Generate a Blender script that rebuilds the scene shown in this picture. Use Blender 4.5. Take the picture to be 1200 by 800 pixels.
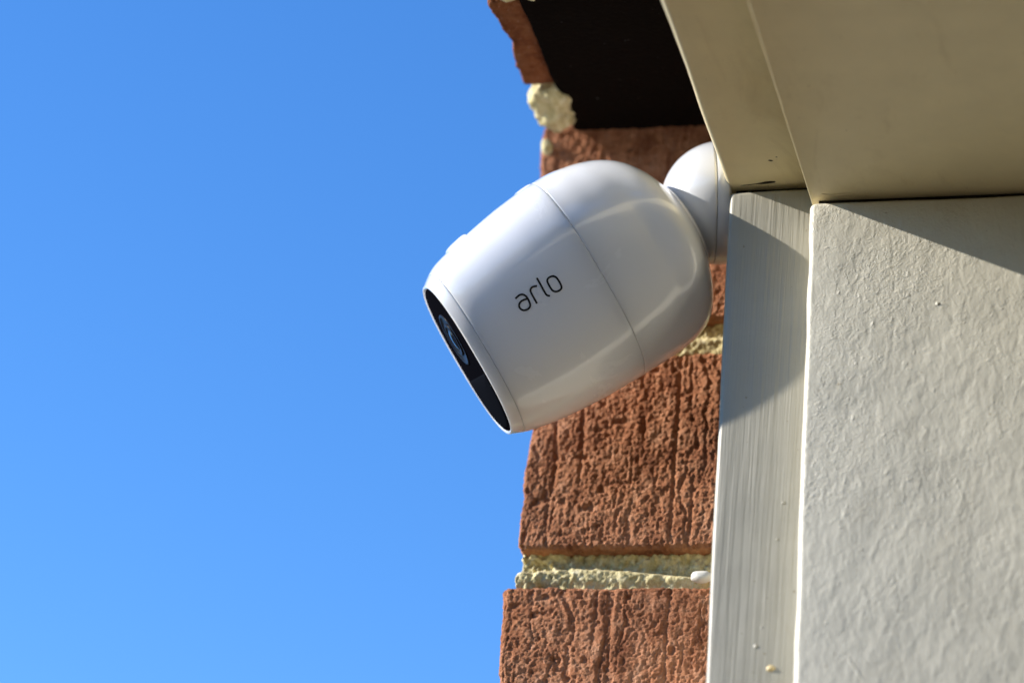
import bpy, math
import numpy as np
from mathutils import Matrix, Vector

# ------------------------------------------------------------------ scene, camera, light
S = bpy.context.scene
for o in list(bpy.data.objects):
    bpy.data.objects.remove(o)
COL = S.collection
MM = 0.001

# camera axes in the world (X along the wall, Y into the wall, Z up); origin = top of the trim board's front left arris
CAM_R = np.array([0.96518787, 0.24321287, 0.09622829])
CAM_D = np.array([-0.02589637, 0.45495634, -0.89013713])
CAM_F = np.array([-0.26027248, 0.85665759, 0.44541667])
CAM_P = np.array([0.16162817, -0.72895535, -0.42761647])
cam_data = bpy.data.cameras.new('photo_camera')
cam = bpy.data.objects.new('photo_camera', cam_data)
COL.objects.link(cam)
cam.matrix_world = Matrix(((CAM_R[0], -CAM_D[0], -CAM_F[0], CAM_P[0]),
                           (CAM_R[1], -CAM_D[1], -CAM_F[1], CAM_P[1]),
                           (CAM_R[2], -CAM_D[2], -CAM_F[2], CAM_P[2]),
                           (0, 0, 0, 1)))
cam_data.sensor_width = 36
cam_data.lens = 105
cam_data.clip_start = 0.02
cam_data.clip_end = 20000
cam_data.dof.use_dof = True
cam_data.dof.focus_distance = 0.842
cam_data.dof.aperture_fstop = 7.6
S.camera = cam

SUN = np.array([-1.0, -0.25, 0.455]); SUN /= np.linalg.norm(SUN)      # direction towards the sun
W = bpy.data.worlds.new('World'); S.world = W; W.use_nodes = True
nt = W.node_tree
bg = nt.nodes['Background']
sky = nt.nodes.new('ShaderNodeTexSky'); sky.sky_type = 'NISHITA'; sky.sun_disc = False
sky.sun_elevation = math.asin(SUN[2]); sky.sun_rotation = math.atan2(SUN[0], SUN[1])
sky.altitude = 0; sky.air_density = 1.0; sky.dust_density = 0.0; sky.ozone_density = 4.0
hsv = nt.nodes.new('ShaderNodeHueSaturation'); hsv.inputs['Saturation'].default_value = 1.22; hsv.inputs['Hue'].default_value = 0.508   # the camera's vivid colour setting
nt.links.new(sky.outputs[0], hsv.inputs['Color']); nt.links.new(hsv.outputs[0], bg.inputs[0])
bg.inputs[1].default_value = 0.15
sl = bpy.data.lights.new('sun', 'SUN'); sl.energy = 4.0; sl.angle = math.radians(0.53); sl.color = (1.0, 0.94, 0.86)
so = bpy.data.objects.new('sun', sl); COL.objects.link(so)
so.rotation_euler = Vector(SUN).to_track_quat('Z', 'Y').to_euler(); so.location = (-3, -1, 3)
S.view_settings.view_transform = 'Standard'; S.view_settings.look = 'None'
S.view_settings.exposure = 0.92; S.view_settings.gamma = 1.0; S.view_settings.use_curve_mapping = False
S.render.engine = 'CYCLES'
S.cycles.max_bounces = 10; S.cycles.diffuse_bounces = 6

# ------------------------------------------------------------------ numeric noise
def _h(ix, iy, iz, seed):
    n = (ix.astype(np.int64) * 374761393 + iy.astype(np.int64) * 668265263 + iz.astype(np.int64) * 2147483647 + seed * 1274126177) & 0xFFFFFFFF
    n = ((n ^ (n >> 13)) * 1274126177) & 0xFFFFFFFF
    n = (n ^ (n >> 16)) & 0xFFFFFFFF
    n = (n * 2246822519) & 0xFFFFFFFF
    return ((n ^ (n >> 15)) & 0xFFFF) / 65535.0 * 2 - 1
def noise(p, seed=0):
    i = np.floor(p); f = p - i; f = f * f * f * (f * (f * 6 - 15) + 10)
    x, y, z = i[:, 0], i[:, 1], i[:, 2]; a = 0
    for dx in (0, 1):
        for dy in (0, 1):
            for dz in (0, 1):
                w = (f[:, 0] if dx else 1 - f[:, 0]) * (f[:, 1] if dy else 1 - f[:, 1]) * (f[:, 2] if dz else 1 - f[:, 2])
                a = a + w * _h(x + dx, y + dy, z + dz, seed)
    return a
def fbm(p, octv=3, seed=0, gain=0.5):
    a = 0; g = 1.0
    for k in range(octv):
        a = a + g * noise(p * (2.03 ** k) + 17.3 * k, seed + k); g *= gain
    return a
def sstep(a, b, x):
    t = np.clip((x - a) / (b - a), 0, 1); return t * t * (3 - 2 * t)

# ------------------------------------------------------------------ object helpers
def link(name, me, mat=None, parent=None, smooth=True):
    o = bpy.data.objects.new(name, me); COL.objects.link(o)
    if mat is not None:
        me.materials.clear(); me.materials.append(mat)
    if parent is not None:
        o.parent = parent
    if smooth:
        me.polygons.foreach_set('use_smooth', [True] * len(me.polygons))
    return o
def mesh(name, v, f):
    me = bpy.data.meshes.new(name)
    if isinstance(f, np.ndarray):                                     # all faces of one size: fast path
        v = np.ascontiguousarray(v, np.float32); f = np.ascontiguousarray(f, np.int32); n, k = f.shape
        me.vertices.add(len(v)); me.vertices.foreach_set('co', v.ravel())
        me.loops.add(n * k); me.loops.foreach_set('vertex_index', f.ravel())
        me.polygons.add(n); me.polygons.foreach_set('loop_start', np.arange(0, n * k, k, dtype=np.int32))
        me.update(calc_edges=True); me.validate()
    else:
        me.from_pydata([tuple(map(float, p)) for p in v], [], [tuple(int(i) for i in q) for q in f]); me.update()
    return me
def empty(name, loc=(0, 0, 0)):
    o = bpy.data.objects.new(name, None); COL.objects.link(o); o.location = loc; o.empty_display_size = 0.02; return o
def tag(o, label, cat=None, kind=None):
    o['label'] = label
    if cat: o['category'] = cat
    if kind: o['kind'] = kind
    return o

def box_grid(xs, ys, zs):
    """closed box surface on three arrays of grid lines -> verts, quads"""
    xs, ys, zs = map(np.asarray, (xs, ys, zs)); nx, ny, nz = len(xs), len(ys), len(zs)
    idx = -np.ones((nx, ny, nz), int)
    I, J, K = np.meshgrid(range(nx), range(ny), range(nz), indexing='ij')
    m = (I == 0) | (I == nx - 1) | (J == 0) | (J == ny - 1) | (K == 0) | (K == nz - 1)
    idx[m] = np.arange(m.sum())
    v = np.stack([xs[I[m]], ys[J[m]], zs[K[m]]], 1)
    F = []
    def q(a, flip):
        a0, a1, a2, a3 = a[:-1, :-1].ravel(), a[1:, :-1].ravel(), a[1:, 1:].ravel(), a[:-1, 1:].ravel()
        F.append(np.stack([a0, a3, a2, a1] if flip else [a0, a1, a2, a3], 1))
    q(idx[0], True); q(idx[-1], False); q(idx[:, 0], False); q(idx[:, -1], True); q(idx[:, :, 0], True); q(idx[:, :, -1], False)
    return v, np.concatenate(F)
def rounded(v, lo, hi, r):
    lo = np.asarray(lo, float); hi = np.asarray(hi, float)
    c = np.clip(v, lo + r, hi - r); d = v - c; L = np.linalg.norm(d, axis=1, keepdims=True); L[L == 0] = 1
    n = d / L
    return c + n * r, n
def rbox(name, lo, hi, r, mat, parent=None, seg=4, wob=0.0, step=None, seed=0, wfreq=0.04, drop=None):
    """rounded box in mm; wob = unevenness in mm"""
    lo = np.asarray(lo, float); hi = np.asarray(hi, float); g = []
    for a in range(3):
        t = np.sin(np.linspace(0, math.pi / 2, seg + 1)) if seg else np.array([0, 1])
        e = 1 - np.tan(np.linspace(math.pi / 4, 0, seg + 1))
        st = step[a] if step else 1e9
        n = max(2, int((hi[a] - lo[a] - 2 * r) / st) + 2)
        g.append(np.concatenate([lo[a] + r * e, np.linspace(lo[a] + r, hi[a] - r, n)[1:-1], hi[a] - r * e[::-1]]))
    v, f = box_grid(*g)
    v, n = rounded(v, lo, hi, r)
    if wob:
        v = v + n * (wob * fbm(v * wfreq, 3, seed))[:, None]
    if drop is not None:
        v = drop(v)
    return link(name, mesh(name, v * MM, f), mat, parent)

# ------------------------------------------------------------------ materials
def material(name, col, rough=0.5, spec=0.5):
    m = bpy.data.materials.new(name); m.use_nodes = True
    b = m.node_tree.nodes['Principled BSDF']
    b.inputs['Base Color'].default_value = (*col, 1); b.inputs['Roughness'].default_value = rough
    b.inputs['Specular IOR Level'].default_value = spec
    return m, m.node_tree, b
def coords(t, scale):
    tc = t.nodes.new('ShaderNodeTexCoord'); mp = t.nodes.new('ShaderNodeMapping'); mp.inputs['Scale'].default_value = scale
    t.links.new(tc.outputs['Object'], mp.inputs['Vector']); return mp.outputs[0]
def nz(t, vec, scale, detail=4, rough=0.55, dist=0.0):
    n = t.nodes.new('ShaderNodeTexNoise'); n.inputs['Scale'].default_value = scale; n.inputs['Detail'].default_value = detail
    n.inputs['Roughness'].default_value = rough; n.inputs['Distortion'].default_value = dist
    t.links.new(vec, n.inputs['Vector']); return n.outputs['Fac']
def ramp(t, fac, stops):
    r = t.nodes.new('ShaderNodeValToRGB'); e = r.color_ramp.elements
    while len(e) < len(stops): e.new(0.5)
    for k, (p, c) in enumerate(stops):
        e[k].position = p; e[k].color = (*c, 1) if len(c) == 3 else c
    t.links.new(fac, r.inputs[0]); return r.outputs[0]
def bump(t, h, dist, strength=1.0, prev=None):
    b = t.nodes.new('ShaderNodeBump'); b.inputs['Distance'].default_value = dist; b.inputs['Strength'].default_value = strength
    t.links.new(h, b.inputs['Height'])
    if prev is not None: t.links.new(prev, b.inputs['Normal'])
    return b.outputs[0]
def math2(t, op, a, b):
    n = t.nodes.new('ShaderNodeMath'); n.operation = op
    for i, x in enumerate((a, b)):
        if isinstance(x, (int, float)): n.inputs[i].default_value = x
        else: t.links.new(x, n.inputs[i])
    return n.outputs[0]

def paint_material(name, base, kind):
    m, t, b = material(name, base, 0.42, 0.45)
    v = coords(t, (1, 1, 1))
    c = ramp(t, nz(t, v, 60, 5, 0.6), [(0.3, tuple(x * 0.93 for x in base)), (0.7, tuple(min(1, x * 1.03) for x in base))])
    # scattered dirt specks
    sp = ramp(t, nz(t, v, 420, 2, 0.5), [(0.735, (1, 1, 1)), (0.77, (0.55, 0.47, 0.36))])
    mx = t.nodes.new('ShaderNodeMix'); mx.data_type = 'RGBA'; mx.blend_type = 'MULTIPLY'; mx.inputs[0].default_value = 0.8
    t.links.new(c, mx.inputs[6]); t.links.new(sp, mx.inputs[7]); t.links.new(mx.outputs[2], b.inputs['Base Color'])
    sm = ramp(t, nz(t, coords(t, (1.3, 0.5, 1)), 34, 6, 0.7, 0.8), [(0.55, (1, 1, 1)), (0.78, (0.74, 0.68, 0.58))])
    m3 = t.nodes.new('ShaderNodeMix'); m3.data_type = 'RGBA'; m3.blend_type = 'MULTIPLY'; m3.inputs[0].default_value = 0.8 if kind == 'smooth' else 0.3
    t.links.new(mx.outputs[2], m3.inputs[6]); t.links.new(sm, m3.inputs[7]); t.links.new(m3.outputs[2], b.inputs['Base Color'])
    if kind == 'stipple':
        w = nz(t, v, 520, 3, 0.55, 1.0)
        ridge = math2(t, 'ABSOLUTE', math2(t, 'SUBTRACT', w, 0.5), 0)
        patch = ramp(t, nz(t, v, 38, 3, 0.6), [(0.38, (0.25, 0.25, 0.25)), (0.62, (1, 1, 1))])
        n1 = bump(t, math2(t, 'MULTIPLY', ridge, patch), 0.0005, 0.85)
        n1 = bump(t, nz(t, coords(t, (1, 1, 0.55)), 400, 3, 0.5, 0.5), 0.00032, 0.8, n1)
        n1 = bump(t, nz(t, v, 45, 2), 0.0012, 0.6, n1)
        dots = ramp(t, nz(t, v, 520, 1), [(0.70, (0, 0, 0)), (0.78, (1, 1, 1))])
        n1 = bump(t, dots, 0.00012, 0.6, n1)
    elif kind == 'brushed':
        n1 = bump(t, nz(t, coords(t, (1, 1, 0.018)), 1100, 4, 0.6, 0.1), 0.00022, 0.9)
        n1 = bump(t, nz(t, coords(t, (1, 1, 0.05)), 320, 3, 0.5, 0.5), 0.0003, 0.7, n1)
        n1 = bump(t, nz(t, v, 60, 2), 0.0006, 0.4, n1)
    else:
        n1 = bump(t, nz(t, coords(t, (1, 0.1, 1)), 500, 3), 0.0001, 0.5)
        n1 = bump(t, nz(t, v, 50, 2), 0.0006, 0.5, n1)
    t.links.new(n1, b.inputs['Normal'])
    return m
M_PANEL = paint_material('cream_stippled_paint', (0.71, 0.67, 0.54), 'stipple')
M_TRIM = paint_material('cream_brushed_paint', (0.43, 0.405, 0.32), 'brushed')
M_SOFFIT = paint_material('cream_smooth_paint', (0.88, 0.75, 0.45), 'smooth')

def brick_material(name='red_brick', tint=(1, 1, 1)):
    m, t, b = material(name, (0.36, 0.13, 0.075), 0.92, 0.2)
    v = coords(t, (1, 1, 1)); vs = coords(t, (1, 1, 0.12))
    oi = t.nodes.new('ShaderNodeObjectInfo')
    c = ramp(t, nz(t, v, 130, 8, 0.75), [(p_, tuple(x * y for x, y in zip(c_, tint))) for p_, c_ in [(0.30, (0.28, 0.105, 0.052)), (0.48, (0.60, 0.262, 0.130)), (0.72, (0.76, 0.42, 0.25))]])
    s = ramp(t, nz(t, vs, 260, 3, 0.6), [(0.35, (0.72, 0.66, 0.62)), (0.55, (1, 1, 1))])
    g = ramp(t, nz(t, v, 900, 2), [(0.62, (0, 0, 0)), (0.72, (1, 1, 1))])
    mx = t.nodes.new('ShaderNodeMix'); mx.data_type = 'RGBA'; mx.blend_type = 'MULTIPLY'; mx.inputs[0].default_value = 1
    t.links.new(c, mx.inputs[6]); t.links.new(s, mx.inputs[7])
    m2 = t.nodes.new('ShaderNodeMix'); m2.data_type = 'RGBA'; m2.inputs[7].default_value = (0.58, 0.33, 0.22, 1)
    t.links.new(math2(t, 'MULTIPLY', g, 0.55), m2.inputs[0]); t.links.new(mx.outputs[2], m2.inputs[6])
    pt = ramp(t, nz(t, coords(t, (1, 1, 0.6)), 28, 4, 0.6, 0.6), [(0.32, (0.62, 0.56, 0.54)), (0.52, (1, 1, 1)), (0.75, (1.0, 0.93, 0.86))])
    m4 = t.nodes.new('ShaderNodeMix'); m4.data_type = 'RGBA'; m4.blend_type = 'MULTIPLY'; m4.inputs[0].default_value = 1.0
    t.links.new(m2.outputs[2], m4.inputs[6]); t.links.new(pt, m4.inputs[7])
    hs = t.nodes.new('ShaderNodeHueSaturation'); t.links.new(m4.outputs[2], hs.inputs['Color'])
    t.links.new(math2(t, 'ADD', math2(t, 'MULTIPLY', oi.outputs['Random'], 0.12), 0.96), hs.inputs['Value'])
    t.links.new(hs.outputs[0], b.inputs['Base Color'])
    n1 = bump(t, nz(t, v, 1150, 4, 0.75), 0.0013, 1.0)
    n1 = bump(t, nz(t, v, 420, 4, 0.7), 0.0008, 0.6, n1)
    t.links.new(n1, b.inputs['Normal']); return m
M_BRICK = brick_material()
M_BRICK_SHADED = brick_material('shade_toned_brick', (0.5, 0.38, 0.28))  # shade under the overhanging course put into a darker brick tint
def mortar_material():
    m, t, b = material('sand_mortar', (0.55, 0.46, 0.24), 0.95, 0.15)
    v = coords(t, (1, 1, 1))
    c = ramp(t, nz(t, v, 420, 5, 0.7), [(0.3, (0.44, 0.36, 0.16)), (0.5, (0.70, 0.60, 0.32)), (0.75, (0.84, 0.77, 0.54))])
    t.links.new(c, b.inputs['Base Color'])
    t.links.new(bump(t, nz(t, v, 1600, 3, 0.6), 0.0005, 0.9), b.inputs['Normal']); return m
M_MORTAR = mortar_material()
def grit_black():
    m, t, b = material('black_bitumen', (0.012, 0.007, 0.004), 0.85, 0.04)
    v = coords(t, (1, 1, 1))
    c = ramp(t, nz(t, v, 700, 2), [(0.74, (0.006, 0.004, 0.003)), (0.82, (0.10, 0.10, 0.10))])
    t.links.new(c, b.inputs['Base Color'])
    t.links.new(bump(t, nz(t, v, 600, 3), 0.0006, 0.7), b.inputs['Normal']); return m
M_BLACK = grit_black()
def plastic(name, col, rough):
    m, t, b = material(name, col, rough, 0.5)
    b.inputs['Coat Weight'].default_value = 0.8; b.inputs['Coat Roughness'].default_value = 0.07
    v = coords(t, (1, 1, 1))
    r = ramp(t, nz(t, v, 55, 5, 0.6, 0.5), [(0.35, (rough * 0.75,) * 3), (0.7, (rough * 1.35,) * 3)])
    t.links.new(r, b.inputs['Roughness'])
    t.links.new(bump(t, nz(t, v, 26, 2), 0.0005, 0.12), b.inputs['Normal']); return m
M_WHITE = plastic('white_gloss_plastic', (0.95, 0.955, 0.96), 0.22)
_b = M_WHITE.node_tree.nodes['Principled BSDF']; _b.inputs['Subsurface Weight'].default_value = 0.45; _b.inputs['Subsurface Radius'].default_value = (1, 1, 1); _b.inputs['Subsurface Scale'].default_value = 0.014   # thin translucent shell
M_MOUNT = plastic('white_satin_plastic', (0.72, 0.73, 0.75), 0.38)
M_GLASS = material('black_gloss_glass', (0.004, 0.004, 0.006), 0.06, 0.0)[0]
M_SENSOR = material('black_sensor_dome', (0.006, 0.007, 0.010), 0.12, 0.0)[0]
M_RING = material('dark_lens_ring', (0.012, 0.012, 0.015), 0.3, 0.03)[0]
M_LENS = material('coated_lens_glass', (0.004, 0.006, 0.016), 0.02, 0.3)[0]
M_INK = material('black_ink', (0.012, 0.010, 0.009), 0.5, 0.3)[0]
M_SEAL = material('white_sealant', (0.80, 0.77, 0.68), 0.4, 0.45)[0]
M_GAP = material('dark_joint_fill', (0.03, 0.025, 0.018), 0.95, 0.1)[0]

# ------------------------------------------------------------------ ground
def ground():
    m, t, b = material('brown_paving', (0.42, 0.31, 0.17), 0.95, 0.1)
    v = coords(t, (1, 1, 1))
    c = ramp(t, nz(t, v, 3, 6, 0.6), [(0.3, (0.078, 0.062, 0.040)), (0.7, (0.108, 0.088, 0.060))])
    t.links.new(c, b.inputs['Base Color'])
    t.links.new(bump(t, nz(t, v, 60, 4), 0.005, 0.5), b.inputs['Normal'])
    g = link('ground', mesh('ground', [(-4000, -4000, -2.0), (4000, -4000, -2.0), (4000, 4000, -2.0), (-4000, 4000, -2.0)], [(0, 1, 2, 3)]), m, smooth=False)
    tag(g, 'brown paved ground in front of the house', None, 'structure')
ground()
def added_sky_screen(x0, x1, y0, y1, z1, seed, label):  # invented foliage masses out of view, added to block sky light and darken reflections
    m, t, b = material('sky_screen_green', (0.045, 0.06, 0.025), 0.8, 0.2)
    c = ramp(t, nz(t, coords(t, (1, 1, 1)), 4, 5), [(0.3, (0.03, 0.045, 0.018)), (0.7, (0.075, 0.09, 0.035))])
    t.links.new(c, b.inputs['Base Color'])
    v, f = box_grid(np.linspace(x0, x1, 110), np.linspace(y0, y1, 22), np.linspace(-2.05, z1, 40))
    hi = np.clip((v[:, 2] + 2.05) / (z1 + 2), 0, 1)
    v, n = rounded(v, (x0, y0, -2.05), (x1, y1, z1), 2.0)
    d = 1.2 * fbm(v * 0.25, 2, seed) + 0.6 * fbm(v * 0.9, 3, seed + 2)
    v = v + n * d[:, None]; v[:, 2] = np.where(v[:, 2] < -2.0, -2.05, v[:, 2] + hi * 1.5 * noise(v * np.array([0.18, 0.0, 0.0]), 9))
    o = link('added_sky_screen', mesh('added_sky_screen', v, f), m, None, False)
    tag(o, label, None, 'stuff')
added_sky_screen(-16, 26, -17, -10, 1.6, 3, 'added unseen dark tree-like screen behind the viewer, blocking sky light')
added_sky_screen(-42, -2, 27, 34, 7.4, 8, 'added unseen dark tree-like screen beyond the house corner, darkening reflections, below the visible sky')

# ------------------------------------------------------------------ brick wall
wall = tag(empty('brick_wall', (-0.067, 0.045, -2.0)), 'red brick wall corner with sandy mortar joints against the blue sky', 'wall')
WOFF = np.array([-67.0, 45.0, -2000.0])
def graded(a, b, fine_to, fine, coarse):
    g = list(np.arange(a, fine_to, fine)) + list(np.arange(fine_to, b, coarse))
    if b - g[-1] < 0.3 * coarse and len(g) > 2: g.pop()
    return np.array(g + [b])
def brick_disp(v, n, seed, big=1.0):
    front = np.clip(-n[:, 1], 0, 1)
    p = v.copy()
    und = fbm(p * 0.06, 2, seed) * 0.4
    warp = np.stack([fbm(p * 0.12, 2, seed + 40), 0 * p[:, 0], 0 * p[:, 0]], 1) * 1.6
    q = (p + warp) * np.array([0.5, 0.3, 0.03])
    drag = fbm(q, 3, seed + 5)                                     # vertical drag marks of the wire cut
    drag = -0.4 * sstep(0.35, 0.85, drag) + 0.03 * drag
    q2 = (p + warp) * np.array([1.1, 0.8, 0.16])
    fine = 0.10 * fbm(q2, 3, seed + 9, 0.6)
    pw = p + 0.5 * np.stack([noise(p * 0.7, seed + 60), noise(p * 0.7, seed + 61), noise(p * 0.7, seed + 62)], 1)
    crumb = 0.26 * np.abs(noise(pw * np.array([0.62, 0.6, 0.5]), seed + 13)) + 0.36 * np.abs(noise(pw * np.array([1.25, 1.1, 1.1]), seed + 14)) + 0.20 * noise(p * 1.9, seed + 15) + 0.07 * np.random.RandomState(seed).uniform(-1, 1, len(p)) - 0.2 \
        - 0.35 * sstep(0.45, 0.75, noise(p * np.array([0.95, 0.9, 0.8]), seed + 16))
    rng = np.random.RandomState(seed); groove = 0
    for gx in rng.uniform(v[:, 0].min(), v[:, 0].min() + 70, 7):                 # long scratches of the cutting wire
        off = gx + 0.7 * noise(np.stack([p[:, 2] * 0.06, 0 * p[:, 0] + gx, 0 * p[:, 0]], 1), seed + 31)
        on = sstep(-0.25, 0.35, noise(np.stack([p[:, 2] * 0.035, 0 * p[:, 0] + gx * 3.1, 0 * p[:, 0]], 1), seed + 33))
        groove = groove - 0.55 * on * np.exp(-((p[:, 0] - off) / 0.55) ** 2)
    pit = groove - 0.7 * sstep(0.62, 0.88, noise(p * 0.36, seed + 21)) - 0.45 * sstep(0.5, 0.8, noise(p * 0.7, seed + 22))
    d = und + (drag + fine + pit) * (0.35 + 0.65 * front) + crumb * (0.5 + 0.5 * front)
    return d * big
def ragged(v, lo, hi, seed, amt):
    """knock the arrises back unevenly"""
    L = v.copy()
    e = np.stack([np.minimum(v[:, k] - lo[k], hi[k] - v[:, k]) for k in range(3)], 1)
    e = np.sort(e, 1)[:, 1]                                        # distance to the nearest arris
    c = 0.5 + 0.5 * fbm(v * 0.13, 3, seed)
    k = np.exp(-e / 2.2) * amt * np.clip(c, 0, 2)
    ctr = (lo + hi) / 2
    s = np.sign(ctr - v)
    L[:, 0] += s[:, 0] * k * (np.minimum(v[:, 0] - lo[0], hi[0] - v[:, 0]) < 3)
    L[:, 2] += s[:, 2] * k * 0.7 * (np.minimum(v[:, 2] - lo[2], hi[2] - v[:, 2]) < 3)
    return L
def fine_brick(lo, hi, seed, fx=0.35, amt=1.0, xfine=None, bow=0.0, yfine=6, mat=None):
    lo = np.array(lo, float); hi = np.array(hi, float)
    xs = graded(lo[0], hi[0], xfine if xfine else min(lo[0] + 74, hi[0] - 2), fx, 6)
    ys = graded(lo[1], hi[1], lo[1] + yfine, 0.6, 5 if hi[1] - lo[1] < 150 else 7)
    zs = np.linspace(lo[2], hi[2], int((hi[2] - lo[2]) / fx) + 1)
    v, f = box_grid(xs, ys, zs)
    v, n = rounded(v, lo, hi, 1.6)
    v = ragged(v, lo, hi, seed + 3, amt)
    v[:, 0] += 1.6 * fbm(np.stack([0 * v[:, 0], v[:, 1] * 0.04, v[:, 2] * 0.055], 1), 3, seed + 77) * np.exp(-(v[:, 0] - lo[0]) / 7.0)
    v = v + n * brick_disp(v, n, seed)[:, None]
    if bow:
        v[:, 0] += bow * np.exp(-((v[:, 2] - lo[2]) / 20.0) ** 2) * (v[:, 0] < lo[0] + 30)
    return link('brick', mesh('brick', (v - WOFF) * MM, f), mat or M_BRICK, wall)
HEAD, STRE = 102.0, 215.0
fine_brick((-67.5, 45, -170.0), (-67.5 + HEAD, 45 + STRE, -105.0), 11, amt=1.3)
fine_brick((-66.5, 45, -93.4), (-66.5 + STRE, 45 + HEAD, -30.2), 23, amt=1.0)
fine_brick((-70.5, 45, -19.8), (-70.5 + HEAD, 45 + STRE, 51.5), 37, amt=1.6)

def mortar_bed(z0, z1, xl, seed, prof, dense=True):
    """horizontal bed joint; prof(u) gives the recess behind the brick face in mm, u = 0 bottom .. 1 top"""
    st = 0.42 if dense else 3
    xs = graded(xl, xl + 120, xl + 74, st, 8); ys = graded(45, 250, 51, 0.8, 12); zs = np.linspace(z0 - 1.5, z1 + 1.5, int((z1 - z0 + 3) / (0.4 if dense else 2)) + 1)
    v, f = box_grid(xs, ys, zs)
    lo = np.array([xl, 45, z0 - 1.5]); hi = np.array([xl + 120, 250, z1 + 1.5])
    v, n = rounded(v, lo, hi, 1.0)
    u = np.clip((v[:, 2] - z0) / (z1 - z0), 0, 1)
    fr = np.clip(-n[:, 1], 0, 1)
    lump = 0.9 * fbm(v * 0.28, 3, seed, 0.55) + 0.55 * fbm(v * 0.75, 3, seed + 4, 0.8)
    calm = 0.5 + 0.5 * (u > 0.5) + 0.4 * (v[:, 0] < xl + 18)
    w = np.clip(1 - (v[:, 1] - 45) / 30, 0, 1)
    v[:, 1] += w * (prof(u, v[:, 0] - xl) - fr * lump * calm)
    v[:, 0] += np.where(n[:, 0] < -0.4, -lump * 0.8 + 0.8, 0)
    return link('mortar_joint', mesh('mortar_joint', (v - WOFF) * MM, f), M_MORTAR, wall)
def struck(u, x):
    c = 0.30 + 0.12 * np.sin(x * 0.08)
    return 0.8 + 5.5 * sstep(c, c + 0.30, u) + 1.0 * sstep(0.0, 0.2, 0.2 - u) - 1.6 * sstep(0.75, 1.0, u)
mortar_bed(-105.0, -93.4, -65.5, 51, struck)
mortar_bed(-30.2, -19.8, -65.0, 61, lambda u, x: 0.6 + 2.6 * sstep(0.35, 0.7, u))

# courses running down to the ground, alternate headers and stretchers on the corner
def plain_brick(lo, hi, seed):
    lo = np.array(lo, float); hi = np.array(hi, float)
    v, f = box_grid(np.array([lo[0], lo[0] + 2.5, hi[0] - 2.5, hi[0]]), np.array([lo[1], lo[1] + 2.5, hi[1] - 2.5, hi[1]]), np.array([lo[2], lo[2] + 2.5, hi[2] - 2.5, hi[2]]))
    v, n = rounded(v, lo, hi, 1.6)
    return v, f
kinds = {}
for key, (sx, sy) in {'header': (HEAD, STRE), 'stretcher': (STRE, HEAD)}.items():
    v, f = plain_brick((0, 0, 0), (sx, sy, 65), 3)
    kinds[key] = mesh('brick', v * MM, f)
z = -170.0 - 10 - 65; k = 0
while z > -2060:
    o = link('brick', kinds['stretcher' if k % 2 == 0 else 'header'], M_BRICK, wall, smooth=False)
    o.location = ((-67.3 - WOFF[0]) * MM, 0, (z - WOFF[2]) * MM)
    k += 1; z -= 75
v, f = box_grid(np.array([-65.0, 34]), np.array([46.8, 140]), np.array([-2000.0, -171.0]))
link('mortar_core', mesh('mortar_core', (v - WOFF) * MM, f), M_MORTAR, wall, smooth=False)
v, f = box_grid(np.array([-64.5, 33]), np.array([141.0, 690]), np.array([-2000.0, 46.0]))
link('mortar_core', mesh('mortar_core', (v - WOFF) * MM, f), M_MORTAR, wall, smooth=False)
# brickwork that carries on behind the corner, above the open air on the left
for k, (zz, dy) in enumerate(((-170.0, 215), (-93.4, 102), (-19.8, 215))):
    y = 45 + dy + 10
    while y < 700:
        o = link('brick', kinds['header'], M_BRICK, wall, smooth=False)
        o.location = ((-67.3 - WOFF[0]) * MM, (y - WOFF[1]) * MM, (zz - WOFF[2]) * MM); y += 225

# oversailing course that comes forward above the corner: brick undersides with a squeezed-out mortar lump
fine_brick((-71.5, -26.0, 49.8), (-30.0, 21.0, 112.0), 71, fx=0.8, amt=2.6, yfine=46, mat=M_BRICK_SHADED)
fine_brick((-73.5, -78.0, 49.8), (-30.0, -33.0, 112.0), 83, fx=1.2, amt=2.6, yfine=44, mat=M_BRICK_SHADED)
def lump(c, r, seed, amp, name='mortar_lump', sub=5):
    import bmesh
    bm = bmesh.new(); bmesh.ops.create_icosphere(bm, subdivisions=sub, radius=1.0)
    v = np.array([x.co[:] for x in bm.verts]); f = [[q.index for q in p.verts] for p in bm.faces]; bm.free()
    n = v.copy(); p = v * np.array(r)
    p = p + n * (amp * (fbm(p * 0.16, 4, seed, 0.6)))[:, None] + np.array(c)
    return link(name, mesh(name, (p - WOFF) * MM, f), M_MORTAR, wall)
lump((-64.0, 31.5, 51.5), (7.5, 12.0, 7.5), 5, 1.7)
lump((-69.0, 45.0, 42.5), (1.5, 2.0, 2.6), 8, 0.9, sub=4)
lump((-64.0, -30.0, 54.0), (9.0, 5.0, 6.0), 9, 1.2, sub=4)
lump((-52.0, -30.0, 54.0), (9.0, 5.0, 6.0), 13, 1.2, sub=4)

# ------------------------------------------------------------------ black board under the eaves
def felt_edge(v):
    k = v[:, 0] < -50
    v[k, 0] += 0.4 * fbm(v[k] * 0.12, 3, 4)
    return v
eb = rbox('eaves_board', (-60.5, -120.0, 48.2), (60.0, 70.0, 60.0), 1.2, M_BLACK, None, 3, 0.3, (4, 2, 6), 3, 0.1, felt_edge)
rbox('bounce_block', (12.0, -2480.0, 14.3), (58.0, 72.0, 47.9), 0.5, M_BLACK, eb, 1)  # unseen black box, added to cut light bouncing onto brick and dome
tag(eb, 'black gritty board under the eaves above the brick corner', 'board')

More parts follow.
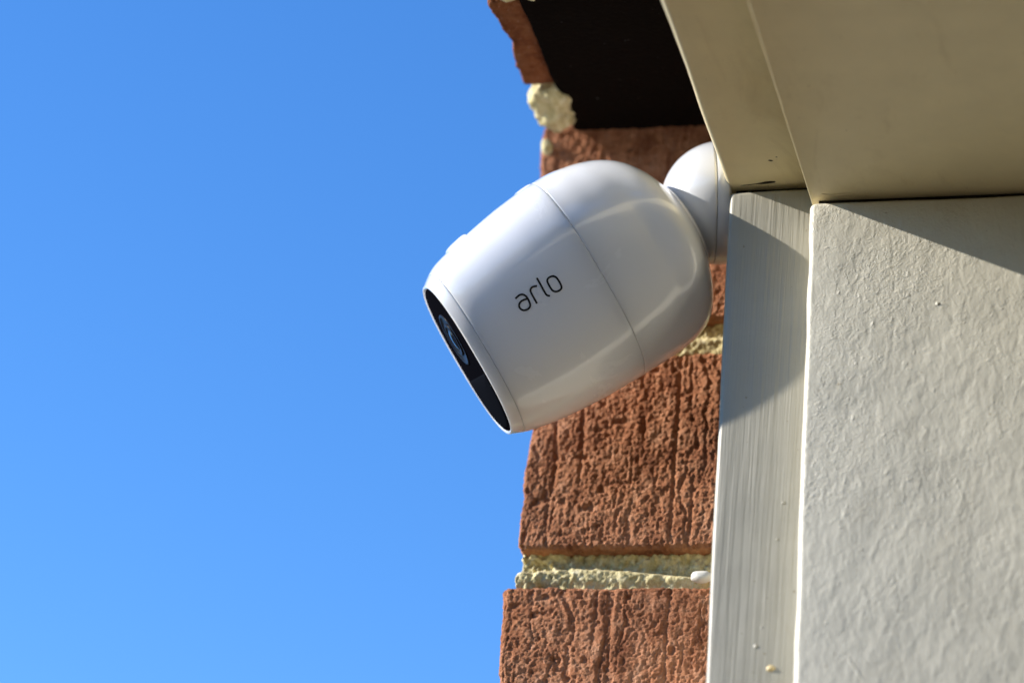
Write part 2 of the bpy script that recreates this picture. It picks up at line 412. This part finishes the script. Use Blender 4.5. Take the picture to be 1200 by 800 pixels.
# ------------------------------------------------------------------ painted joinery
TILT = math.radians(1.2)                                             # the frame is slightly out of plumb
def lean(v):
    v[:, 0] -= v[:, 2] * math.tan(TILT); return v
trim = tag(empty('trim_board', (0.05, 0.02, -2.0)), 'narrow cream painted timber trim board beside the brickwork, crossed by a curved shadow', 'trim')
TO = np.array([50.0, 20.0, -2000.0])
def to_parent(o, off):
    for v in o.data.vertices: v.co -= Vector(off * MM)
    return o
def up_lean(v): return lean(v)
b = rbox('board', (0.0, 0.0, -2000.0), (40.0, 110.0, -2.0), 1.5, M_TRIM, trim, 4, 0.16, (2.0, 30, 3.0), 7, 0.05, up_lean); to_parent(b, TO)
def tube(name, pts, r, mat, parent, off, flat=1.0, ndir=(0, -1, 0), ns=8):
    pts = np.array(pts, float); t = np.linspace(0, 1, len(pts)); T = np.linspace(0, 1, (len(pts) - 1) * 8 + 1)
    P = np.stack([np.interp(T, t, pts[:, k]) for k in range(3)], 1)
    for _ in range(6): P[1:-1] = (P[:-2] + 2 * P[1:-1] + P[2:]) / 4
    R = np.interp(T, t, r) if np.ndim(r) else np.full(len(T), r)
    R = R * np.sqrt(np.clip(1 - (2 * T - 1) ** 12, 0.02, 1)); D = np.gradient(P, axis=0); D /= np.linalg.norm(D, axis=1, keepdims=True)
    nd = np.array(ndir, float); v = []; f = []
    for i in range(len(T)):
        a = nd - D[i] * nd.dot(D[i]); a /= np.linalg.norm(a); c = np.cross(D[i], a)
        for k in range(ns):
            an = 2 * math.pi * k / ns; v.append(P[i] + R[i] * (a * math.cos(an) * flat + c * math.sin(an)))
    for i in range(len(T) - 1):
        for k in range(ns):
            f.append((i * ns + k, i * ns + (k + 1) % ns, (i + 1) * ns + (k + 1) % ns, (i + 1) * ns + k))
    f.append(tuple(range(ns))[::-1]); f.append(tuple((len(T) - 1) * ns + k for k in range(ns)))
    return link(name, mesh(name, (np.array(v) - off) * MM, f), mat, parent)
def on_plane(px, py, y):
    d = CAM_R * (px - 600) / 3500 + CAM_D * (py - 400) / 3500 + CAM_F
    return (CAM_P + d * (y * MM - CAM_P[1]) / d[1]) * 1000
# beads of thick paint, sealant against the brick
def bead(px, py, y, r, mat, parent, off, name='paint_bead', flat=0.6):
    c = on_plane(px, py, y)
    import bmesh
    bm = bmesh.new(); bmesh.ops.create_icosphere(bm, subdivisions=3, radius=1.0)
    v = np.array([x.co[:] for x in bm.verts]); f = [[q.index for q in p.verts] for p in bm.faces]; bm.free()
    p = v * np.array(r); p[:, 1] *= flat; p = p * (1 + 0.15 * noise(v * 1.7, int(px)))[:, None] + c
    return link(name, mesh(name, (p - off) * MM, f), mat, parent)
for px, py, r in ((886, 757, 0.7), (893, 735, 0.5), (918, 589, 0.6), (911, 632, 0.5)):
    bead(px, py, 0.1, (r, r, r), M_TRIM, trim, TO)
m_knot = material('resin_stained_paint', (0.70, 0.55, 0.28), 0.4)[0]
bead(903, 783, 0.2, (1.2, 1.4, 1.0), m_knot, trim, TO, 'resin_bead')
bead(822, 676, 42.0, (3.2, 2.6, 1.7), M_SEAL, trim, TO, 'sealant_blob', 0.9)
tube('sealant_bead', [(-1.0 - z_ * math.tan(TILT), 43.5, z_) for z_ in np.linspace(-175, -108, 14)], list(1.5 + 0.35 * np.sin(np.arange(14) * 1.9)), M_SEAL, trim, TO)

# broad painted panel, one step forward of the trim
panel = tag(empty('wall_panel', (0.6, 0.05, -2.0)), 'broad cream painted wall panel with stippled brush texture, half shaded under the soffit', 'wall')
PO = np.array([600.0, 50.0, -2000.0])
def panel_edge(v):
    k = v[:, 2] > -30
    v[k, 2] += 0.35 * noise(np.stack([v[k, 0] * 0.25, v[k, 0] * 0, v[k, 0] * 0], 1), 5)
    e = np.exp(-np.abs(v[:, 0] - 25.6) / 1.2)
    v[:, 0] += e * 0.16 * fbm(np.stack([v[:, 2] * 0.09, 0 * v[:, 2], 0 * v[:, 2]], 1), 3, 12)
    return lean(v)
b = rbox('panel', (25.6, -12.0, -2000.0), (2500.0, 90.0, -13.4), 1.7, M_PANEL, panel, 5, 0.12, (12.0, 30, 5.0), 17, 0.02, panel_edge); to_parent(b, PO)
tube('paint_ridge', [on_plane(x, y, -11.95) for x, y in ((989, 762), (996, 774), (1008, 792), (1022, 812))], [0.3, 0.5, 0.5, 0.4], M_PANEL, panel, PO, 0.5)
for px, py, r in ((1099, 356, 0.8), (1049, 388, 0.5), (1016, 311, 0.4), (1130, 378, 0.5)):
    bead(px, py, -11.9, (r * 0.8, r * 0.8, r * 0.7), M_PANEL, panel, PO)

# soffit: edge board and lower panel, run on unseen towards the viewer to block sky light
sof = tag(empty('soffit', (0.6, -0.4, 0.0)), 'cream painted soffit with a raised edge board, in shade above the wall panel', 'soffit')
SO = np.array([600.0, -400.0, 0.0])
b = rbox('edge_board', (-1.0, -2500.0, 0.0), (60.0, 60.0, 14.0), 2.2, M_SOFFIT, sof, 4, 0.2, (5, 10, 8), 21, 0.03); to_parent(b, SO)
b = rbox('soffit_panel', (25.8, -2500.0, -11.9), (2600.0, 12.0, -1.0), 0.3, M_SOFFIT, sof, 2, 0.1, (30, 20, 8), 25, 0.02); to_parent(b, SO)
# dark strips filling the open joints
def strip(name, lo, hi, parent, off):
    v, f = box_grid(np.array([lo[0], hi[0]], float), np.array([lo[1], hi[1]], float), np.array([lo[2], hi[2]], float))
    return link(name, mesh(name, (v - off) * MM, f), M_GAP, parent, smooth=False)
strip('joint_fill', (1.5, 3.0, -2.5), (25.0, 50.0, -0.3), sof, SO)
strip('joint_fill', (28.0, -9.8, -14.1), (2490.0, 11.0, -12.1), sof, SO)

def on_level(px, py, z):
    d = CAM_R * (px - 600) / 3500 + CAM_D * (py - 400) / 3500 + CAM_F
    return (CAM_P + d * (z * MM - CAM_P[2]) / d[2]) * 1000
tube('paint_crack', [on_level(x, y, -0.02) for x, y in ((857, 218), (872, 217), (886, 215.5), (898, 214), (909, 213))], [0.25, 0.45, 0.35, 0.75, 0.5], M_GAP, sof, SO, 0.25, (0, 0, -1))
for px, py, z_, r in ((903, 188, 0.0, 0.7), (910, 184, 0.0, 0.4), (868, 150, 0.0, 0.4), (915, 140, 0.0, 0.5)):
    c_ = on_level(px, py, z_)
    tube('paint_chip', [c_ + np.array([-r, -0.3 * r, 0]), c_, c_ + np.array([r, 0.4 * r, 0])], [r * 0.4, r * 0.7, r * 0.3], M_GAP, sof, SO, 0.3, (0, 0, -1))
tube('paint_flake', [on_level(x, y, -11.95) for x, y in ((962, 227.5), (975, 229), (990, 227.5), (1000, 226.5))], [0.3, 0.5, 0.6, 0.2], M_SOFFIT, sof, SO, 0.5, (0, 0, -1))

# ------------------------------------------------------------------ camera mount and camera
DOME = on_plane(847, 238, 16.5)
PX = CAM_F.dot(DOME * MM - CAM_P) * 1000 / 3500                     # mm per photograph pixel at the camera's distance
DR = 73 * PX
AX = -CAM_R                                                          # axis of the mount, pointing out from the trim
def frame(a):
    u = np.array([0, 0, 1.0]); u = u - a * a.dot(u); u /= np.linalg.norm(u); return u, np.cross(a, u)
mu, mw = frame(AX)
mount = tag(empty('camera_mount', tuple(DOME * MM)), 'white domed plastic mount fixed to the trim, behind the security camera', 'mount')
def lathe(name, prof, c, a, mat, parent, off, ns=96, clip=None, scale=(1, 1)):
    u, w = frame(a); v = []; f = []
    for (d, r) in prof:
        for k in range(ns):
            an = 2 * math.pi * k / ns
            v.append(c + a * d + r * (u * math.cos(an) * scale[0] + w * math.sin(an) * scale[1]))
    v = np.array(v)
    if clip: v = clip(v)
    for i in range(len(prof) - 1):
        for k in range(ns):
            f.append((i * ns + k, (i + 1) * ns + k, (i + 1) * ns + (k + 1) % ns, i * ns + (k + 1) % ns))
    f.append(tuple(range(ns))); f.append(tuple((len(prof) - 1) * ns + k for k in range(ns))[::-1])
    return link(name, mesh(name, (v - off) * MM, f), mat, parent)
s0 = 11 * PX
prof = [(s0, math.sqrt(DR ** 2 - s0 ** 2) - 0.7), (s0 + 0.1, math.sqrt(DR ** 2 - s0 ** 2) - 0.25)]
for an in np.linspace(math.asin((s0 + 0.25) / DR), math.pi / 2 - 0.01, 48): prof.append((DR * math.sin(an), DR * math.cos(an)))
lathe('dome', prof, DOME, AX, M_MOUNT, mount, DOME)
rb = math.sqrt(DR ** 2 - s0 ** 2)
def to_trim(v):
    n = 96; last = v[:n].copy()
    t = (-0.02 - last[:, 2] * math.tan(TILT) - last[:, 0]) / AX[0]
    v[:n] = last + AX * t[:, None]
    v[n:2 * n] = v[2 * n:3 * n] * 0.06 + v[:n] * 0.94
    return v
lathe('base_ring', [(-8, rb - 0.5), (-7, rb), (s0 - 0.3, rb), (s0 - 0.08, rb - 0.25), (s0 - 0.02, rb - 0.8)], DOME, AX, M_MOUNT, mount, DOME, 96, to_trim)

TH = math.radians(10)
ea = 0.862 * CAM_R - 0.507 * CAM_D
A = math.cos(TH) * ea + math.sin(TH) * CAM_F                         # body axis, front -> back
N = -0.507 * CAM_R - 0.862 * CAM_D                                   # body "up"
Wd = np.cross(N, A); Wd = Wd if Wd.dot(CAM_F) < 0 else -Wd           # towards the viewer
BODY = DOME + (CAM_P * 1000 - DOME) / np.linalg.norm(CAM_P * 1000 - DOME) * 1.5     # the socket sits on the near side of the dome
PX = CAM_F.dot(BODY * MM - CAM_P) * 1000 / 3500
ORI = BODY - A * (346 * PX / math.cos(TH)) - N * (7 * PX)
secam = tag(empty('security_camera', tuple(DOME * MM)), 'white oval security camera with black lens face and dark lettering, tilted downwards', 'security camera')
# stations: axial, top, bottom (photograph pixels)
ST = np.array([(-3, 99, -99), (8, 108, -104), (18, 113.5, -106.5), (38, 119, -111), (57, 123.5, -114), (85, 129, -116.5), (109, 133.5, -118), (150, 138.5, -118.5), (183, 139.5, -118),
               (215, 134, -116.5), (236, 127, -113.5), (252, 118, -107.5), (265, 107, -98), (277, 91, -81), (285, 76, -62), (291, 61, -47)], float)
def smooth_profile():
    P = ST.copy(); d = np.r_[0, np.cumsum(np.hypot(np.diff(P[:, 0]), np.diff(P[:, 1])))]
    t = np.linspace(0, d[-1], 900); Q = np.stack([np.interp(t, d, P[:, k]) for k in range(3)], 1)
    h = 42; k = np.exp(-0.5 * (np.arange(-h, h + 1) / 15.0) ** 2); k /= k.sum()
    E = np.vstack([2 * Q[0] - Q[h:0:-1], Q, 2 * Q[-1] - Q[-2:-h - 2:-1]])
    Q = np.stack([np.convolve(E[:, j], k, 'valid') for j in range(3)], 1)
    return Q
PR = smooth_profile()
def spline(x, col): return np.interp(x, PR[:, 0], PR[:, col])
EXPO = 2.35
def section(s):
    t = float(spline(s, 1)); b_ = float(spline(s, 2))
    h = (t - b_) / 2; c = (t + b_) / 2
    r = 0.74 + 0.26 * float(sstep(230, 291, np.array(s)))
    ex = EXPO - 0.35 * float(sstep(230, 291, np.array(s)))
    return c, h, h * r, ex
def ring(s, inset=0.0, ns=144):
    c, h, w, ex = section(s); an = np.linspace(0, 2 * math.pi, ns, endpoint=False)
    ca, sa = np.cos(an), np.sin(an)
    nu = c + (h - inset) * np.sign(ca) * np.abs(ca) ** (2 / ex); ww = (w - inset) * np.sign(sa) * np.abs(sa) ** (2 / ex)
    return nu, ww
def bodypt(s, nu, w):
    return ORI + A * (s * PX / math.cos(TH)) + np.multiply.outer(np.asarray(nu) * PX, N) + np.multiply.outer(np.asarray(w) * PX, Wd)
def loft(name, rings, mat, parent, cap=(False, False)):
    ns = len(rings[0]); v = np.concatenate(rings); f = []
    for i in range(len(rings) - 1):
        for k in range(ns):
            f.append((i * ns + k, i * ns + (k + 1) % ns, (i + 1) * ns + (k + 1) % ns, (i + 1) * ns + k))
    if cap[0]: f.append(tuple(range(ns))[::-1])
    if cap[1]: f.append(tuple((len(rings) - 1) * ns + k for k in range(ns)))
    me = mesh(name, (v - DOME) * MM, f)
    import bmesh
    bm = bmesh.new(); bm.from_mesh(me); bmesh.ops.recalc_face_normals(bm, faces=bm.faces); bm.to_mesh(me); bm.free()
    return link(name, me, mat, parent)
def shell(name, s0, s1, n, parent, a=True, b=True, extra=()):
    R = []
    if a: R += [bodypt(s0 + 0.15, *ring(s0 + 0.15, 3.0)), bodypt(s0 + 0.2, *ring(s0 + 0.2, 0.9)), bodypt(s0 + 0.5, *ring(s0 + 0.5, 0.25))]
    for s in np.linspace(s0 + 1.0, s1 - 1.0, n): R.append(bodypt(s, *ring(s)))
    if b: R += [bodypt(s1 - 0.5, *ring(s1 - 0.5, 0.25)), bodypt(s1 - 0.2, *ring(s1 - 0.2, 0.9)), bodypt(s1 - 0.15, *ring(s1 - 0.15, 3.0))]
    return R + list(extra)
main = loft('body_shell', shell('body_shell', 8, 161, 70, secam), M_WHITE, secam, (True, True))
# rear shell with the hollow that sits on the mount's dome
cr, hr, wr, er = section(290.0)
dish = []
for q in np.linspace(0, 1, 6)[1:]:
    an = np.linspace(0, 2 * math.pi, 144, endpoint=False); nu, ww = ring(290.0)
    rr = 52.0; tgt_n, tgt_w = 7 + rr * np.cos(an), rr * np.sin(an)
    dish.append(bodypt(290 + 3.5 * math.sin(q * math.pi / 2), nu * (1 - q) + tgt_n * q, ww * (1 - q) + tgt_w * q))
for rr in (50, 44, 34, 22, 8):
    an = np.linspace(0, 2 * math.pi, 144, endpoint=False)
    dish.append(bodypt(346 - math.sqrt(74.5 ** 2 - rr ** 2) - 1.0, 7 + rr * np.cos(an), rr * np.sin(an)))
loft('rear_shell', shell('rear_shell', 161, 291, 90, secam, True, False, dish), M_WHITE, secam, (True, True))
# front bezel: outer skin, rounded lip, inner step down to the glass
R = []
for q in np.linspace(0, 1, 5):                                       # inner wall and lip
    an = q * math.pi
    R.append((-3.0 - 2.5 * math.sin(an), 5.0 - 5.0 * (1 - math.cos(an)) / 2))
bez = [bodypt(5.0, *ring(-3.0, 5.2))] + [bodypt(s, *ring(-3.0, i)) for s, i in R] + shell('b', -3, 8, 10, None, False, True)
loft('front_bezel', bez, M_WHITE, secam, (True, True))
# black face: flat plate with the lens above, bulged sensor window below
def face_ring(s, inset, ns=144): return bodypt(s, *ring(-3.0, inset, ns))
plate = loft('face_plate', [face_ring(4.0, 5.0), face_ring(-3.6, 5.3), face_ring(-4.6, 6.0), face_ring(-5.0, 7.5)], M_GLASS, secam, (True, True))
def disc_loft(name, prof, c, mat, parent):
    an = np.linspace(0, 2 * math.pi, 64, endpoint=False)
    return loft(name, [bodypt(s, c[0] + r * np.cos(an), c[1] + r * np.sin(an)) for s, r in prof], mat, parent, (True, True))
LC = (28.0, 0.0)
disc_loft('lens_surround', [(-4, 33), (-5.6, 33), (-6.2, 32.3), (-6.2, 30), (-5.4, 29), (-5.2, 22)], LC, M_RING, plate)
disc_loft('lens_ring', [(-4, 21), (-5.9, 21), (-6.6, 20), (-6.6, 17.5), (-5.8, 16.5), (-5.6, 13)], LC, M_RING, plate)
disc_loft('lens', [(-5.0, 13.5), (-6.0, 12.5), (-6.8, 9.5), (-7.3, 5), (-7.5, 1)], LC, M_LENS, plate)
# sensor window: lower part of the oval below a straight joint, bulging outwards
an_ = np.linspace(0, 2 * math.pi, 144, endpoint=False); nu_, ww_ = ring(-3.0, 8.5, 144)
low = nu_ <= -23.0; wch = np.abs(ww_[low][np.argmax(nu_[low])]); sa_ = np.where(an_ > math.pi, an_ - 2 * math.pi, an_); a0 = np.abs(sa_[~low]).max()
n2 = np.where(low, nu_, -23.0); w2 = np.where(low, ww_, wch * sa_ / a0)
rows = [bodypt(-3.0, n2, w2), bodypt(-5.0, n2, w2)]
for q in np.linspace(0.12, 1, 8):
    sc = math.cos(q * math.pi / 2) * 0.995 + 0.005
    rows.append(bodypt(-5.0 - 3.2 * math.sin(q * math.pi / 2), -56.0 + (n2 + 56.0) * sc, w2 * sc))
loft('sensor_window', rows, M_SENSOR, secam, (True, True))

# raised pads on top of the body
def surf_w(s, nu):
    c, h, w, ex = section(s); x = min(abs(nu - c) / h, 1.0); return w * (1 - x ** ex) ** (1 / ex)
def pad(name, s0, s1, half, hgt, parent):
    ns = 20; nt_ = 14; v = []; f = []
    ss = np.linspace(s0, s1, ns); tt = np.linspace(-half, half, nt_)
    for s in ss:
        c, h, w, ex = section(s)
        for t in tt:
            x = abs(t) / w; nu = c + h * (1 - x ** ex) ** (1 / ex)
            a_ = 1 - abs(2 * (s - s0) / (s1 - s0) - 1) ** 6; b_ = 1 - abs(t / half) ** 6
            v.append(bodypt(s, nu - 0.8 + (hgt + 0.8) * math.sqrt(max(0, min(a_, 1)) * max(0, b_)), t))
    for i in range(ns - 1):
        for j in range(nt_ - 1):
            f.append((i * nt_ + j, i * nt_ + j + 1, (i + 1) * nt_ + j + 1, (i + 1) * nt_ + j))
    me = mesh(name, (np.array(v) - DOME) * MM, f)
    import bmesh
    bm = bmesh.new(); bm.from_mesh(me); bmesh.ops.recalc_face_normals(bm, faces=bm.faces)
    bm.to_mesh(me); bm.free()
    return link(name, me, M_WHITE, parent)
pad('microphone_pad', 38, 66, 22, 3.2, secam)
pad('release_button', 140, 160, 18, 1.3, secam)

# lettering on the side: strokes traced as ribbons lying on the curved shell
def body_from_px(px, py):
    dx, dy = px - 553, py - 420
    si = 0.862 * dx - 0.507 * dy; nu = -0.507 * dx - 0.862 * dy; s = si
    for _ in range(8):
        w = surf_w(s, nu); s = si - w * math.sin(TH)
    return s, nu
letters = {
 'a': ([(388, 522), (345, 534), (310, 552), (288, 580), (285, 612), (303, 641), (333, 656), (368, 652), (400, 632), (415, 602), (405, 565), (385, 525), (362, 492), (330, 474), (296, 479), (268, 500), (245, 525)], False),
 'r': ([(488, 578), (460, 528), (432, 478), (414, 442), (418, 408), (442, 388), (488, 380)], False),
 'l': ([(486, 290), (515, 340), (545, 395), (572, 445), (588, 474), (606, 488), (635, 493)], False),
 'o': ([(602, 320), (610, 298), (630, 280), (665, 268), (695, 275), (718, 297), (745, 340), (764, 380), (766, 408), (745, 430), (712, 445), (680, 442), (658, 428), (635, 392), (612, 350)], True)}
for ch, (pl, closed) in letters.items():
    P = np.array(pl, float) / 10 + np.array([580, 300])
    if closed: P = np.vstack([P, P[:1]])
    for _ in range(2):                                               # corner cutting
        Q = [P[0]] if not closed else []
        for i in range(len(P) - 1):
            Q += [0.75 * P[i] + 0.25 * P[i + 1], 0.25 * P[i] + 0.75 * P[i + 1]]
        if not closed: Q.append(P[-1])
        else: Q.append(Q[0])
        P = np.array(Q)
    if closed: P = P[:-1]
    D = (np.roll(P, -1, 0) - np.roll(P, 1, 0)) if closed else np.gradient(P, axis=0)
    D /= np.linalg.norm(D, axis=1, keepdims=True); nrm = np.stack([-D[:, 1], D[:, 0]], 1)
    v = []; f = []; n = len(P); hw = 1.15
    for i in range(n):
        for k, lift in ((-1, -0.4), (-0.9, 0.45), (0.9, 0.45), (1, -0.4)):
            s, nu = body_from_px(*(P[i] + nrm[i] * hw * k)); v.append(bodypt(s, nu, surf_w(s, nu) + lift))
    for i in range(n if closed else n - 1):
        j = (i + 1) % n
        for k in range(3): f.append((i * 4 + k, i * 4 + k + 1, j * 4 + k + 1, j * 4 + k))
    if not closed: f += [(0, 1, 2, 3), (n * 4 - 1, n * 4 - 2, n * 4 - 3, n * 4 - 4)]
    me = mesh('letter', (np.array(v) - DOME) * MM, f)
    lt = link('letter', me, M_INK, main, smooth=False)
    lt['label'] = "black printed letter '%s' on the white camera side" % ch
